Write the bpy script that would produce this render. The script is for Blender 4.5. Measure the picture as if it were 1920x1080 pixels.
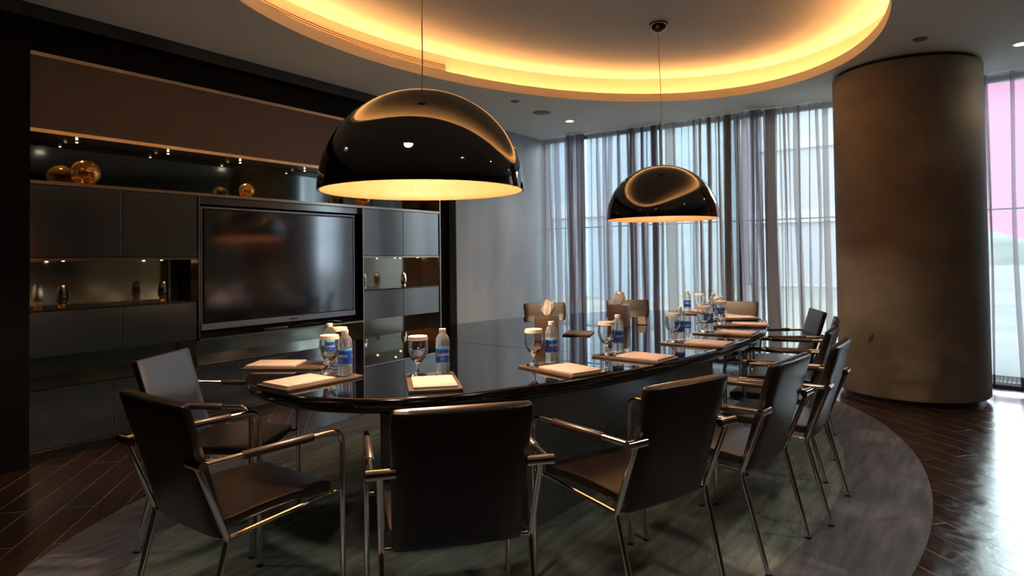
import bpy, bmesh, math, random
from math import sin, cos, pi, radians
from mathutils import Vector, Matrix
random.seed(7)
for o in list(bpy.data.objects): bpy.data.objects.remove(o)
S = bpy.context.scene
C = S.collection

# ---------------------------------------------------------------- camera
YAW, PITCH, ROLL, F = 0.6042, 0.0207, -0.0125, 1209.65
fwd = Vector((-sin(YAW)*cos(PITCH), cos(YAW)*cos(PITCH), sin(PITCH)))
r0 = Vector((cos(YAW), sin(YAW), 0)); u0 = r0.cross(fwd)
rr = r0*cos(ROLL)+u0*sin(ROLL); uu = -r0*sin(ROLL)+u0*cos(ROLL)
cam = bpy.data.cameras.new('camera'); camo = bpy.data.objects.new('camera', cam); C.objects.link(camo)
M4 = Matrix((rr, uu, -fwd)).transposed().to_4x4(); M4.translation = Vector((0, 0, 1.25))
camo.matrix_world = M4
cam.sensor_width = 36; cam.lens = F*36/1920; cam.shift_y = -81.4/1920; cam.clip_end = 500; cam.clip_start = .02
S.camera = camo
S.view_settings.view_transform = 'Standard'; S.view_settings.look = 'None'
S.view_settings.exposure = 1.2; S.view_settings.gamma = 1; S.view_settings.use_curve_mapping = False

# ---------------------------------------------------------------- world (bright hazy sky, pinkish towards the east)
W = bpy.data.worlds.new('sky'); S.world = W; W.use_nodes = True
n = W.node_tree.nodes; l = W.node_tree.links; n.clear()
tc = n.new('ShaderNodeTexCoord')
def dirdot(v, p0, c0, p1, c1):
    dp = n.new('ShaderNodeVectorMath'); dp.operation = 'DOT_PRODUCT'; dp.inputs[1].default_value = Vector(v).normalized()
    l.new(tc.outputs['Generated'], dp.inputs[0]); rp = n.new('ShaderNodeValToRGB'); l.new(dp.outputs['Value'], rp.inputs[0])
    rp.color_ramp.elements[0].position = p0; rp.color_ramp.elements[0].color = (*c0, 1); rp.color_ramp.elements[1].position = p1; rp.color_ramp.elements[1].color = (*c1, 1)
    return rp.outputs[0]
hor = dirdot((.10, 1.0, .10), .85, (.86, .91, 1.0), .985, (.46, .21, .32))       # low hazy sky, pink beyond the column
hi = dirdot((1.0, -.35, .75), .25, (0, 0, 0), .95, (.80, .93, 1.0))              # unseen brighter sky added high on the right to light the interior
b1 = n.new('ShaderNodeBackground'); l.new(hor, b1.inputs[0]); b1.inputs[1].default_value = 2.2
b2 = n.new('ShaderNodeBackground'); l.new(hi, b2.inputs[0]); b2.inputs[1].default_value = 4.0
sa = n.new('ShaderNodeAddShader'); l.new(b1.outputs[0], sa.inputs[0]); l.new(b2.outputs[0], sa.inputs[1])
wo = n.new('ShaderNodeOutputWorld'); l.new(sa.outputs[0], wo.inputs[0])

sun = bpy.data.lights.new('hazy_sun', 'SUN'); sun.energy = 1.35; sun.angle = radians(24); sun.color = (.86, 1, .98)
suno = bpy.data.objects.new('hazy_sun', sun); C.objects.link(suno)
suno.rotation_euler = Vector((-.14, -1, -.42)).to_track_quat('-Z', 'Y').to_euler()

# ---------------------------------------------------------------- helpers
def mat(name, col, rough=.5, metal=0, ior=1.5, coat=0, emit=None, es=0, trans=0, alpha=1):
    m = bpy.data.materials.new(name); m.use_nodes = True
    b = m.node_tree.nodes['Principled BSDF']
    b.inputs['Base Color'].default_value = (*col, 1); b.inputs['Roughness'].default_value = rough
    b.inputs['Metallic'].default_value = metal; b.inputs['IOR'].default_value = ior
    b.inputs['Coat Weight'].default_value = coat; b.inputs['Coat Roughness'].default_value = .03
    b.inputs['Transmission Weight'].default_value = trans; b.inputs['Alpha'].default_value = alpha
    if emit: b.inputs['Emission Color'].default_value = (*emit, 1); b.inputs['Emission Strength'].default_value = es
    return m
def NT(m): return m.node_tree.nodes, m.node_tree.links, m.node_tree.nodes['Principled BSDF']
def noise_col(m, c1, c2, scale=5, stretch=(1, 1, 1), detail=6, lo=.35, hi=.65, bump=0, bscale=None, rough=None, rot=0):
    n, l, b = NT(m)
    tc = n.new('ShaderNodeTexCoord'); mp = n.new('ShaderNodeMapping'); mp.inputs['Scale'].default_value = stretch
    mp.inputs['Rotation'].default_value = (0, 0, rot)
    l.new(tc.outputs['Object'], mp.inputs['Vector'])
    t = n.new('ShaderNodeTexNoise'); t.inputs['Scale'].default_value = scale; t.inputs['Detail'].default_value = detail
    l.new(mp.outputs[0], t.inputs['Vector'])
    r = n.new('ShaderNodeValToRGB'); r.color_ramp.elements[0].position = lo; r.color_ramp.elements[1].position = hi
    r.color_ramp.elements[0].color = (*c1, 1); r.color_ramp.elements[1].color = (*c2, 1)
    l.new(t.outputs['Fac'], r.inputs[0]); l.new(r.outputs[0], b.inputs['Base Color'])
    if bump:
        t2 = n.new('ShaderNodeTexNoise'); t2.inputs['Scale'].default_value = bscale or scale*8; t2.inputs['Detail'].default_value = 4
        l.new(mp.outputs[0], t2.inputs['Vector'])
        bp = n.new('ShaderNodeBump'); bp.inputs['Strength'].default_value = bump; bp.inputs['Distance'].default_value = .01
        l.new(t2.outputs['Fac'], bp.inputs['Height']); l.new(bp.outputs[0], b.inputs['Normal'])
    if rough:
        mr = n.new('ShaderNodeMapRange'); mr.inputs['To Min'].default_value = rough[0]; mr.inputs['To Max'].default_value = rough[1]
        l.new(t.outputs['Fac'], mr.inputs['Value']); l.new(mr.outputs[0], b.inputs['Roughness'])
    return m

def link(name, bm, m, parent=None, smooth=35, loc=None):
    me = bpy.data.meshes.new(name); bmesh.ops.recalc_face_normals(bm, faces=bm.faces); bm.to_mesh(me); bm.free()
    o = bpy.data.objects.new(name, me); C.objects.link(o)
    for x in (m if isinstance(m, (list, tuple)) else [m]): me.materials.append(x)
    if smooth:
        me.shade_smooth(); me.set_sharp_from_angle(angle=radians(smooth))
    if parent: o.parent = parent
    if loc: o.location = loc
    return o
def tag(o, label=None, cat=None, group=None, kind=None):
    if label: o['label'] = label
    if cat: o['category'] = cat
    if group: o['group'] = group
    if kind: o['kind'] = kind
    return o
def thing(name, label, cat, loc=(0, 0, 0), rz=0, group=None):
    o = bpy.data.objects.new(name, None); C.objects.link(o); o.location = loc; o.rotation_euler = (0, 0, rz)
    o.empty_display_size = .05
    return tag(o, label, cat, group)
def struct(name, bm, m, parent=None, smooth=35):
    o = link(name, bm, m, parent, smooth)
    if not parent: o['kind'] = 'structure'
    return o
def box(bm, x0, x1, y0, y1, z0, z1, bev=0, seg=2):
    vs = [bm.verts.new((x, y, z)) for z in (z0, z1) for x, y in ((x0, y0), (x1, y0), (x1, y1), (x0, y1))]
    fs = [bm.faces.new([vs[i] for i in f]) for f in ((3, 2, 1, 0), (4, 5, 6, 7), (0, 1, 5, 4), (1, 2, 6, 5), (2, 3, 7, 6), (3, 0, 4, 7))]
    if bev:
        es = list({e for f in fs for e in f.edges})
        bmesh.ops.bevel(bm, geom=es, offset=bev, segments=seg, profile=.5, affect='EDGES')
    return bm
def B(*a, **k): return box(bmesh.new(), *a, **k)
def lathe(bm, prof, seg=32, cx=0, cy=0, close=False):
    rings = []
    for r, z in prof:
        if r < 1e-5: rings.append([bm.verts.new((cx, cy, z))])
        else: rings.append([bm.verts.new((cx+r*cos(2*pi*i/seg), cy+r*sin(2*pi*i/seg), z)) for i in range(seg)])
    if close: rings.append(rings[0])
    for a, b in zip(rings, rings[1:]):
        for i in range(seg):
            j = (i+1) % seg
            if len(a) == 1 and len(b) == 1: continue
            if len(a) == 1: bm.faces.new((a[0], b[i], b[j]))
            elif len(b) == 1: bm.faces.new((a[i], a[j], b[0]))
            else: bm.faces.new((a[i], a[j], b[j], b[i]))
    return bm
def fillet(pts, r, seg=6):
    pts = [Vector(p) for p in pts]; out = [pts[0]]
    for i in range(1, len(pts)-1):
        p, a, b = pts[i], pts[i-1]-pts[i], pts[i+1]-pts[i]
        rad = r[i] if isinstance(r, dict) and i in r else (0 if isinstance(r, dict) else r)
        d = min(rad, a.length*.49, b.length*.49)
        if d < 1e-4: out.append(p); continue
        s, e = p+a.normalized()*d, p+b.normalized()*d
        for k in range(seg+1):
            t = k/seg; out.append(s*(1-t)**2+p*2*t*(1-t)+e*t*t)
    out.append(pts[-1]); return out
def tube(bm, pts, r, seg=10, cap=True):
    pts = [Vector(p) for p in pts]; rings = []
    t0 = (pts[1]-pts[0]).normalized()
    nrm = t0.orthogonal().normalized()
    for i, p in enumerate(pts):
        if i == 0: t = t0
        elif i == len(pts)-1: t = (pts[i]-pts[i-1]).normalized()
        else: t = ((pts[i+1]-p).normalized()+(p-pts[i-1]).normalized()).normalized()
        nrm = (nrm-t*nrm.dot(t)).normalized(); bn = t.cross(nrm)
        rad = r[i] if isinstance(r, (list, tuple)) else r
        rings.append([bm.verts.new(p+(nrm*cos(2*pi*k/seg)+bn*sin(2*pi*k/seg))*rad) for k in range(seg)])
    for a, b in zip(rings, rings[1:]):
        for k in range(seg): bm.faces.new((a[k], a[(k+1) % seg], b[(k+1) % seg], b[k]))
    if cap: bm.faces.new(rings[0][::-1]); bm.faces.new(rings[-1])
    return bm
def prism(bm, outline, z0, z1, bev=0, seg=3):
    a = [bm.verts.new((x, y, z0)) for x, y in outline]; b = [bm.verts.new((x, y, z1)) for x, y in outline]
    bm.faces.new(a[::-1]); top = bm.faces.new(b); k = len(a)
    for i in range(k): bm.faces.new((a[i], a[(i+1) % k], b[(i+1) % k], b[i]))
    if bev:
        es = list(top.edges)+[e for e in bm.faces[-k-2 if False else 0].edges] if False else list(top.edges)
        bmesh.ops.bevel(bm, geom=es, offset=bev, segments=seg, profile=.5, affect='EDGES')
    return bm
def ellipse(cx, cy, a, b, rot, k=96):
    c, s = cos(rot), sin(rot); out = []
    for i in range(k):
        t = 2*pi*i/k; x, y = a*cos(t), b*sin(t); out.append((cx+x*c-y*s, cy+x*s+y*c))
    return out
def spline(pts, k=8, smoothing=2):
    P = [Vector((*p, 0)) for p in pts]; out = []
    for _ in range(smoothing):
        P = [(P[i-1]+P[i]*2+P[(i+1) % len(P)])/4 for i in range(len(P))] if smoothing > 9 else P
    m = len(P)
    for i in range(m):
        a, b, c, d = P[i-1], P[i], P[(i+1) % m], P[(i+2) % m]
        for j in range(k):
            t = j/k
            q = .5*((2*b)+(c-a)*t+(2*a-5*b+4*c-d)*t*t+(-a+3*b-3*c+d)*t**3)
            out.append((q.x, q.y))
    return out
def copy_tree(o, parent=None):
    c = o.copy(); C.objects.link(c); c.parent = parent
    for ch in list(o.children): copy_tree(ch, c)
    return c
def text_mesh(txt, size):
    cu = bpy.data.curves.new('lettering', 'FONT'); cu.body = txt; cu.size = size; cu.align_x = 'CENTER'; cu.align_y = 'CENTER'
    cu.resolution_u = 2
    o = bpy.data.objects.new('lettering', cu); C.objects.link(o)
    bpy.context.view_layer.update()
    me = bpy.data.meshes.new_from_object(o.evaluated_get(bpy.context.evaluated_depsgraph_get()))
    bpy.data.objects.remove(o); bm = bmesh.new(); bm.from_mesh(me); bpy.data.meshes.remove(me)
    return bm

# ---------------------------------------------------------------- materials
m_floor = mat('dark_wood_floor', (.02, .012, .009), .2, ior=1.85)
n, l, b = NT(m_floor)
tc = n.new('ShaderNodeTexCoord'); mp = n.new('ShaderNodeMapping'); mp.inputs['Rotation'].default_value = (0, 0, radians(-137.3))
l.new(tc.outputs['Object'], mp.inputs['Vector'])
br = n.new('ShaderNodeTexBrick'); l.new(mp.outputs[0], br.inputs['Vector']); br.offset = .37
br.inputs['Scale'].default_value = 1; br.inputs['Brick Width'].default_value = 1.25; br.inputs['Row Height'].default_value = .153
br.inputs['Mortar Size'].default_value = .0025; br.inputs['Mortar Smooth'].default_value = .2; br.inputs['Bias'].default_value = 0
br.inputs['Color1'].default_value = (.040, .019, .013, 1); br.inputs['Color2'].default_value = (.034, .017, .012, 1)
br.inputs['Mortar'].default_value = (.26, .20, .165, 1)
mp2 = n.new('ShaderNodeMapping'); mp2.inputs['Scale'].default_value = (1.2, 14, 1); l.new(mp.outputs[0], mp2.inputs['Vector'])
nz = n.new('ShaderNodeTexNoise'); nz.inputs['Scale'].default_value = 3; nz.inputs['Detail'].default_value = 8; l.new(mp2.outputs[0], nz.inputs['Vector'])
mx = n.new('ShaderNodeMix'); mx.data_type = 'RGBA'; mx.blend_type = 'MULTIPLY'; mx.inputs[0].default_value = .8
rg = n.new('ShaderNodeValToRGB'); rg.color_ramp.elements[0].position = .3; rg.color_ramp.elements[0].color = (.35, .33, .32, 1)
rg.color_ramp.elements[1].position = .7; rg.color_ramp.elements[1].color = (1.6, 1.5, 1.4, 1)
l.new(nz.outputs['Fac'], rg.inputs[0]); l.new(br.outputs['Color'], mx.inputs[6]); l.new(rg.outputs[0], mx.inputs[7]); l.new(mx.outputs[2], b.inputs['Base Color'])
nb = n.new('ShaderNodeTexNoise'); nb.inputs['Scale'].default_value = 9; nb.inputs['Detail'].default_value = 10; nb.inputs['Roughness'].default_value = .7; nb.inputs['Distortion'].default_value = 1.5
l.new(tc.outputs['Object'], nb.inputs['Vector'])
mr = n.new('ShaderNodeMapRange'); mr.inputs['From Min'].default_value = .3; mr.inputs['From Max'].default_value = .7; mr.inputs['To Min'].default_value = .07; mr.inputs['To Max'].default_value = .26
l.new(nb.outputs['Fac'], mr.inputs['Value']); l.new(mr.outputs[0], b.inputs['Roughness'])
ad = n.new('ShaderNodeMath'); ad.operation = 'MULTIPLY_ADD'; l.new(br.outputs['Fac'], ad.inputs[0]); ad.inputs[1].default_value = -.6; l.new(nb.outputs['Fac'], ad.inputs[2])
bp = n.new('ShaderNodeBump'); bp.inputs['Strength'].default_value = .22; bp.inputs['Distance'].default_value = .006; l.new(ad.outputs[0], bp.inputs['Height']); l.new(bp.outputs[0], b.inputs['Normal'])

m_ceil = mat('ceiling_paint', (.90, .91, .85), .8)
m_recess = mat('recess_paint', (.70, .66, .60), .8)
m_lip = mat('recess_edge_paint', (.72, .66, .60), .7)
m_black = mat('black_lacquer_wall', (.004, .003, .004), .5, ior=1.2)
m_fascia = noise_col(mat('dark_fascia', (.03, .03, .028), .6), (.025, .024, .022), (.045, .042, .038), 12, (1, 1, 1))
m_plaster = noise_col(mat('grey_polished_plaster', (.2, .22, .24), .38), (.30, .36, .40), (.50, .57, .63), 2.2, (1, 1, .35), 7, .3, .72, bump=.05, bscale=18, rough=(.3, .5))
m_strip = mat('blue_grey_metal_edge', (.18, .24, .30), .3, .5)
m_conc = noise_col(mat('raw_concrete', (.2, .16, .12), .75), (.15, .122, .098), (.30, .255, .205), 1.6, (1, 1, 1.5), 9, .3, .7, bump=.15, bscale=30, rough=(.6, .85))
m_mark = mat('dark_smear', (.05, .045, .04), .8)
m_plinth = mat('dark_plinth', (.01, .01, .01), .3)
m_door = mat('charcoal_satin_lacquer', (.020, .029, .036), .16, ior=3.1)
m_panel = noise_col(mat('taupe_fabric_panel', (.07, .055, .045), .55, ior=1.55), (.115, .078, .056), (.15, .100, .072), 60, (1, 1, 1), 3)
m_bronze = mat('brushed_bronze_trim', (.50, .44, .38), .22, 1)
m_mirror = mat('smoked_mirror', (.60, .62, .52), .11, 1)
m_niche = mat('niche_black_gloss', (.012, .012, .012), .12, ior=1.7)
m_gold = mat('gold_mirror_glass', (1, .62, .18), .04, .45, ior=1.3, trans=.9)
m_tv = mat('tv_black_gloss', (.21, .21, .23), .10, 1)
m_tvframe = mat('tv_silver_edge', (.30, .31, .34), .3, .8)
m_tvblack = mat('tv_black_frame', (.01, .01, .012), .25)
m_chrome = mat('polished_chrome', (.78, .78, .78), .09, 1)
m_leather = noise_col(mat('dark_brown_leather', (.03, .018, .014), .29, ior=1.6), (.009, .006, .005), (.014, .009, .007), 40, bump=.05, bscale=220)
m_sleeve = mat('brown_leather_sleeve', (.045, .022, .014), .38, ior=1.7)
m_table = mat('black_glass_table', (.004, .004, .005), .012, ior=2.6)
m_tedge = mat('black_lacquer_edge', (.006, .005, .005), .12, ior=1.6)
m_tbase = mat('table_base_gloss', (.075, .095, .095), .22, ior=2.4)
m_rug1 = noise_col(mat('grey_green_wool', (.14, .14, .12), .95), (.15, .185, .175), (.29, .335, .31), 9, (2.4, .35, 1), 10, .36, .66, bump=1.0, bscale=60, rot=2.2)
m_rug2 = noise_col(mat('mauve_grey_wool', (.10, .09, .10), .95), (.100, .104, .125), (.178, .182, .21), 9, (2.4, .35, 1), 10, .36, .66, bump=1.0, bscale=60, rot=2.2)
m_pad = noise_col(mat('brown_leather_pad', (.11, .07, .05), .45), (.085, .056, .042), (.13, .088, .066), 30, bump=.05, bscale=150)
m_slit = mat('pad_groove', (.02, .012, .01), .6)
m_paper = mat('cream_paper', (.64, .49, .43), .7)
m_white = mat('white_paper', (.74, .66, .60), .7)
m_capw = mat('white_plastic_cap', (.82, .78, .74), .4)
m_glass = mat('clear_glass', (1, 1, 1), 0, ior=1.45, trans=1)
m_pet = mat('clear_bottle_plastic', (.96, .98, 1), .03, ior=1.2, trans=1)
n, l, b = NT(m_pet); fz = n.new('ShaderNodeBsdfTranslucent'); fz.inputs[0].default_value = (.9, .92, .95, 1); fd = n.new('ShaderNodeBsdfDiffuse'); fd.inputs[0].default_value = (.85, .87, .9, 1)
f1 = n.new('ShaderNodeMixShader'); f1.inputs[0].default_value = .5; f2 = n.new('ShaderNodeMixShader'); f2.inputs[0].default_value = .14
l.new(fz.outputs[0], f1.inputs[1]); l.new(fd.outputs[0], f1.inputs[2]); l.new(b.outputs[0], f2.inputs[1]); l.new(f1.outputs[0], f2.inputs[2]); l.new(f2.outputs[0], n['Material Output'].inputs[0])
m_label = mat('blue_bottle_label', (.02, .10, .55), .35)
n, l, b = NT(m_label); tc = n.new('ShaderNodeTexCoord'); sx = n.new('ShaderNodeSeparateXYZ'); l.new(tc.outputs['Object'], sx.inputs[0])
mr = n.new('ShaderNodeMapRange'); mr.inputs['From Min'].default_value = .050; mr.inputs['From Max'].default_value = .118; l.new(sx.outputs['Z'], mr.inputs['Value'])
rp = n.new('ShaderNodeValToRGB'); l.new(mr.outputs[0], rp.inputs[0]); l.new(rp.outputs[0], b.inputs['Base Color'])
e = rp.color_ramp.elements; e[0].position = 0; e[0].color = (.10, .45, .75, 1); e[1].position = 1; e[1].color = (.45, .75, .9, 1)
q = e.new(.08); q.color = (.01, .07, .45, 1); q = e.new(.80); q.color = (.01, .08, .48, 1); q = e.new(.90); q.color = (.05, .35, .75, 1)
m_ink = mat('white_ink', (.85, .85, .9), .5)
m_inkd = mat('grey_ink', (.25, .22, .2), .6)
m_box = mat('brown_leather_box', (.085, .05, .032), .45)
m_tissue = mat('white_tissue', (.85, .82, .78), .8)
m_dome = mat('black_gloss_shade', (.004, .003, .003), .03, ior=2.0)
m_inner = mat('gilded_plaster_inside', (.25, .088, .024), .6)
n, l, b = NT(m_inner); tc = n.new('ShaderNodeTexCoord'); nz = n.new('ShaderNodeTexVoronoi'); nz.inputs['Scale'].default_value = 14; l.new(tc.outputs['Object'], nz.inputs['Vector'])
bp = n.new('ShaderNodeBump'); bp.inputs['Strength'].default_value = .12; bp.inputs['Distance'].default_value = .02; l.new(nz.outputs['Distance'], bp.inputs['Height']); l.new(bp.outputs[0], b.inputs['Normal'])
m_cord = mat('grey_cord', (.45, .38, .32), .5)
m_bulb = mat('warm_bulb', (1, .8, .5), .5, emit=(1, .72, .38), es=25)
m_dl = mat('downlight_lens', (1, .9, .75), .5, emit=(1, .82, .58), es=14)
m_spot = mat('niche_spot_lens', (1, .8, .5), .5, emit=(1, .66, .30), es=12)
m_cove = mat('cove_strip', (1, .7, .3), .5, emit=(1, .47, .15), es=17.0)
m_vent = mat('vent_slot', (.10, .05, .02), .7)
m_grey = mat('grey_disc', (.25, .25, .24), .6)
m_metalw = mat('white_ring', (.8, .8, .78), .4)
m_olive = noise_col(mat('olive_grey_plaster', (.4, .4, .34), .6), (.36, .37, .30), (.48, .48, .40), 2)
m_dim = mat('dark_wall_panel', (.05, .045, .042), .6)
m_frame = mat('dark_window_frame', (.10, .12, .13), .4)
def sheer(name, c1, c2, fac):
    m = bpy.data.materials.new(name); m.use_nodes = True; n = m.node_tree.nodes; l = m.node_tree.links; n.clear()
    o = n.new('ShaderNodeOutputMaterial'); t = n.new('ShaderNodeBsdfTransparent'); tr = n.new('ShaderNodeBsdfTranslucent'); d = n.new('ShaderNodeBsdfDiffuse')
    m1 = n.new('ShaderNodeMixShader'); m1.inputs[0].default_value = .45; m2 = n.new('ShaderNodeMixShader'); m2.inputs[0].default_value = fac
    tr.inputs[0].default_value = (*c1, 1); d.inputs[0].default_value = (*c2, 1); t.inputs[0].default_value = (1, 1, 1, 1)
    l.new(tr.outputs[0], m1.inputs[1]); l.new(d.outputs[0], m1.inputs[2]); l.new(t.outputs[0], m2.inputs[1]); l.new(m1.outputs[0], m2.inputs[2]); l.new(m2.outputs[0], o.inputs[0])
    return m
m_sheer = sheer('mauve_sheer_fabric', (.60, .53, .59), (.28, .25, .29), .52)
m_sheer2 = sheer('brown_sheer_fabric', (.72, .64, .62), (.32, .28, .27), .54)
m_hem = sheer('dark_hem_fabric', (.16, .13, .13), (.12, .10, .10), .85)
m_pane = bpy.data.materials.new('window_glass'); m_pane.use_nodes = True
n = m_pane.node_tree.nodes; l = m_pane.node_tree.links; n.clear()
o_ = n.new('ShaderNodeOutputMaterial'); t = n.new('ShaderNodeBsdfTransparent'); t.inputs[0].default_value = (.90, .97, .98, 1); g = n.new('ShaderNodeBsdfGlossy'); g.inputs['Roughness'].default_value = .02
fr = n.new('ShaderNodeFresnel'); fr.inputs[0].default_value = 1.45; ms = n.new('ShaderNodeMixShader'); l.new(fr.outputs[0], ms.inputs[0]); l.new(t.outputs[0], ms.inputs[1]); l.new(g.outputs[0], ms.inputs[2]); l.new(ms.outputs[0], o_.inputs[0])

# ---------------------------------------------------------------- room shell
ZC, ZR, XW, XC = 2.875, 3.16, -4.71, -4.793
struct('floor', B(-5.3, 3.4, -2.6, 7.75, -.1, 0), m_floor)
OV = (-2.104, 4.057, 1.749, 2.66, -.214)
def oval(d, k=128): return ellipse(OV[0], OV[1], OV[2]+d, OV[3]+d, OV[4], k)
# lower ceiling with the oval opening
bm = bmesh.new(); K = 128; inner = oval(0, K)
X0, X1, Y0, Y1 = -5.3, 3.4, -2.6, 7.75
def toedge(x, y):
    dx, dy = x-OV[0], y-OV[1]; t = 1e9
    if dx > 1e-9: t = min(t, (X1-OV[0])/dx)
    if dx < -1e-9: t = min(t, (X0-OV[0])/dx)
    if dy > 1e-9: t = min(t, (Y1-OV[1])/dy)
    if dy < -1e-9: t = min(t, (Y0-OV[1])/dy)
    return OV[0]+dx*t, OV[1]+dy*t
ia = [bm.verts.new((x, y, ZC)) for x, y in inner]; oa = [bm.verts.new((*toedge(x, y), ZC)) for x, y in inner]
for i in range(K): j = (i+1) % K; bm.faces.new((ia[i], ia[j], oa[j], oa[i]))
for cx, cy in ((X0, Y0), (X0, Y1), (X1, Y0), (X1, Y1)):   # fill the corners
    i = min(range(K), key=lambda k: (abs(math.atan2(cy-OV[1], cx-OV[0])-math.atan2(oa[k].co.y-OV[1], oa[k].co.x-OV[0]))))
    for a_, b_ in ((i-1, i), (i, (i+1) % K)):
        A, Bv = oa[a_].co, oa[b_].co
        if abs(A.x-Bv.x) > 1e-6 and abs(A.y-Bv.y) > 1e-6:
            c = bm.verts.new((cx, cy, ZC)); bm.faces.new((oa[a_], oa[b_], c)); break
struct('ceiling', bm, m_ceil)
# recess: lip, trough, wall, upper ceiling
def ring(bm, loops):
    R = [[bm.verts.new((x, y, z)) for x, y in oval(d, K)] for d, z in loops]
    for a, b in zip(R, R[1:]):
        for i in range(K): bm.faces.new((a[i], a[(i+1) % K], b[(i+1) % K], b[i]))
    return R
bm = bmesh.new(); ring(bm, [(0, ZC), (0, ZC+.085), (.02, ZC+.085), (.02, ZC+.03), (.17, ZC+.03)])
struct('trim_1', bm, m_lip)
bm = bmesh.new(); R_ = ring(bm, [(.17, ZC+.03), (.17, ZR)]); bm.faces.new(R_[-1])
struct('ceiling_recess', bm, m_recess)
bm = bmesh.new()
R_ = [[bm.verts.new((p[0], p[1], z)) for p in oval(d, K)] for d, z in ((.120, ZC+.034), (.150, ZC+.070), (.162, ZC+.070), (.162, ZC+.034))]
for e_, (a, b) in enumerate(zip(R_, R_[1:]+R_[:1])):
    for i in range(K): f_ = bm.faces.new((a[i], a[(i+1) % K], b[(i+1) % K], b[i])); f_.material_index = 0 if e_ == 0 else 1
cove = link('cove_light_strip', bm, [m_cove, m_lip])
tag(cove, 'warm amber light strip hidden behind the lip of the oval ceiling recess', 'light strip')
# linear slot diffuser on the wall of the recess
def arc(d, z, t0, t1, k=40):
    c, s = cos(OV[4]), sin(OV[4]); out = []
    for i in range(k+1):
        t = t0+(t1-t0)*i/k; x, y = (OV[2]+d)*cos(t), (OV[3]+d)*sin(t); out.append(Vector((OV[0]+x*c-y*s, OV[1]+x*s+y*c, z)))
    return out
def band(bm, d, z0, z1, t0, t1, k=40):
    A, Bq = arc(d, z0, t0, t1, k), arc(d, z1, t0, t1, k)
    A2, B2 = arc(d+.012, z0, t0, t1, k), arc(d+.012, z1, t0, t1, k)
    V = [[bm.verts.new(p) for p in L] for L in (A, Bq, B2, A2)]
    for a, b in zip(V, V[1:]+V[:1]):
        for i in range(k): bm.faces.new((a[i], a[i+1], b[i+1], b[i]))
    bm.faces.new([v[0] for v in V]); bm.faces.new([v[-1] for v in V][::-1])
VT0, VT1 = radians(176), radians(222)
vent = thing('air_vent', 'long curved slot air vent in the glowing wall of the oval ceiling recess', 'air vent')
bm = bmesh.new(); band(bm, .158, ZC+.115, ZC+.205, VT0, VT1, 60); link('frame', bm, m_recess, vent)
for k in range(5):
    bm = bmesh.new(); band(bm, .155, ZC+.123+k*.017, ZC+.130+k*.017, VT0+.01, VT1-.01, 60); link('slot', bm, m_vent, vent)

# left side: black wall around the wall unit, fascia, grey plaster wall
struct('wall_left', B(-5.3, XW, -2.6, 1.585, 0, ZC-.002), m_black)
bm = B(XW-.01, XW+.004, -2.6, 5.70, 2.785, ZC-.002); struct('trim_2', bm, m_fascia)
struct('trim_3', B(-5.3, XW-.01, 1.585, 5.70, 2.785, 2.80), m_black)
struct('wall_niche', B(-5.3, -5.10, 1.585, 5.70, 0, 2.785), m_black)
struct('trim_4', B(-5.10, -4.81, 5.523, 5.70, 0, 2.785), m_black)
bm = B(-5.3, XW, 5.712, 7.75, 0, ZC-.002); struct('wall_far_left', bm, m_plaster)
struct('trim_5', B(-5.10, XW, 5.70, 5.711, 0, 2.785), m_strip)
struct('wall_back', B(-5.3, 3.4, -2.7, -2.6, 0, ZC), m_dim)

# ---------------------------------------------------------------- windows, right side
def seg_boxes(p, q, th, z0, z1, bm):
    p, q = Vector((*p, 0)), Vector((*q, 0)); d = (q-p).normalized(); nn = Vector((-d.y, d.x, 0))*th/2
    c = [p-nn, q-nn, q+nn, p+nn]
    vs = [bm.verts.new((v.x, v.y, z)) for z in (z0, z1) for v in c]
    for f in ((3, 2, 1, 0), (4, 5, 6, 7), (0, 1, 5, 4), (1, 2, 6, 5), (2, 3, 7, 6), (3, 0, 4, 7)): bm.faces.new([vs[i] for i in f])
def window(idx, p, q):
    P, Q = Vector(p), Vector(q); d = (Q-P).normalized()
    bm = bmesh.new(); seg_boxes(p, q, .07, 0.0, .05, bm); seg_boxes(p, q, .07, ZC-.04, ZC, bm)
    fo = struct('window_%d' % idx, bm, m_frame)
    L = (Q-P).length; k = max(1, round(L/1.45))
    for i in range(k+1):
        c = P+d*L*i/k; a = c-d*.03; b_ = c+d*.03
        if i == 0: a = c
        if i == k: b_ = c
        bm = bmesh.new(); seg_boxes(a, b_, .12, .05, ZC-.04, bm); link('mullion', bm, m_frame, fo)
    bm = bmesh.new(); seg_boxes(P, Q, .02, 1.64, 1.652, bm); link('transom', bm, m_frame, fo)
    bm = bmesh.new(); seg_boxes(P, Q, .008, .05, ZC-.04, bm); link('glass', bm, m_pane, fo)
WA = [(-4.71, 7.66), (-.95, 7.64)]
window(1, (-4.71, 7.70), (-.75, 7.68)); window(2, (-.75, 7.68), (1.25, 7.34))
bm = bmesh.new(); seg_boxes((1.25, 7.34), (3.35, 5.4), .12, 0, ZC, bm); struct('wall_far_right', bm, m_olive)
bm = B(3.25, 3.4, -2.6, 5.4, 0, ZC); struct('wall_right', bm, m_dim)

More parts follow.
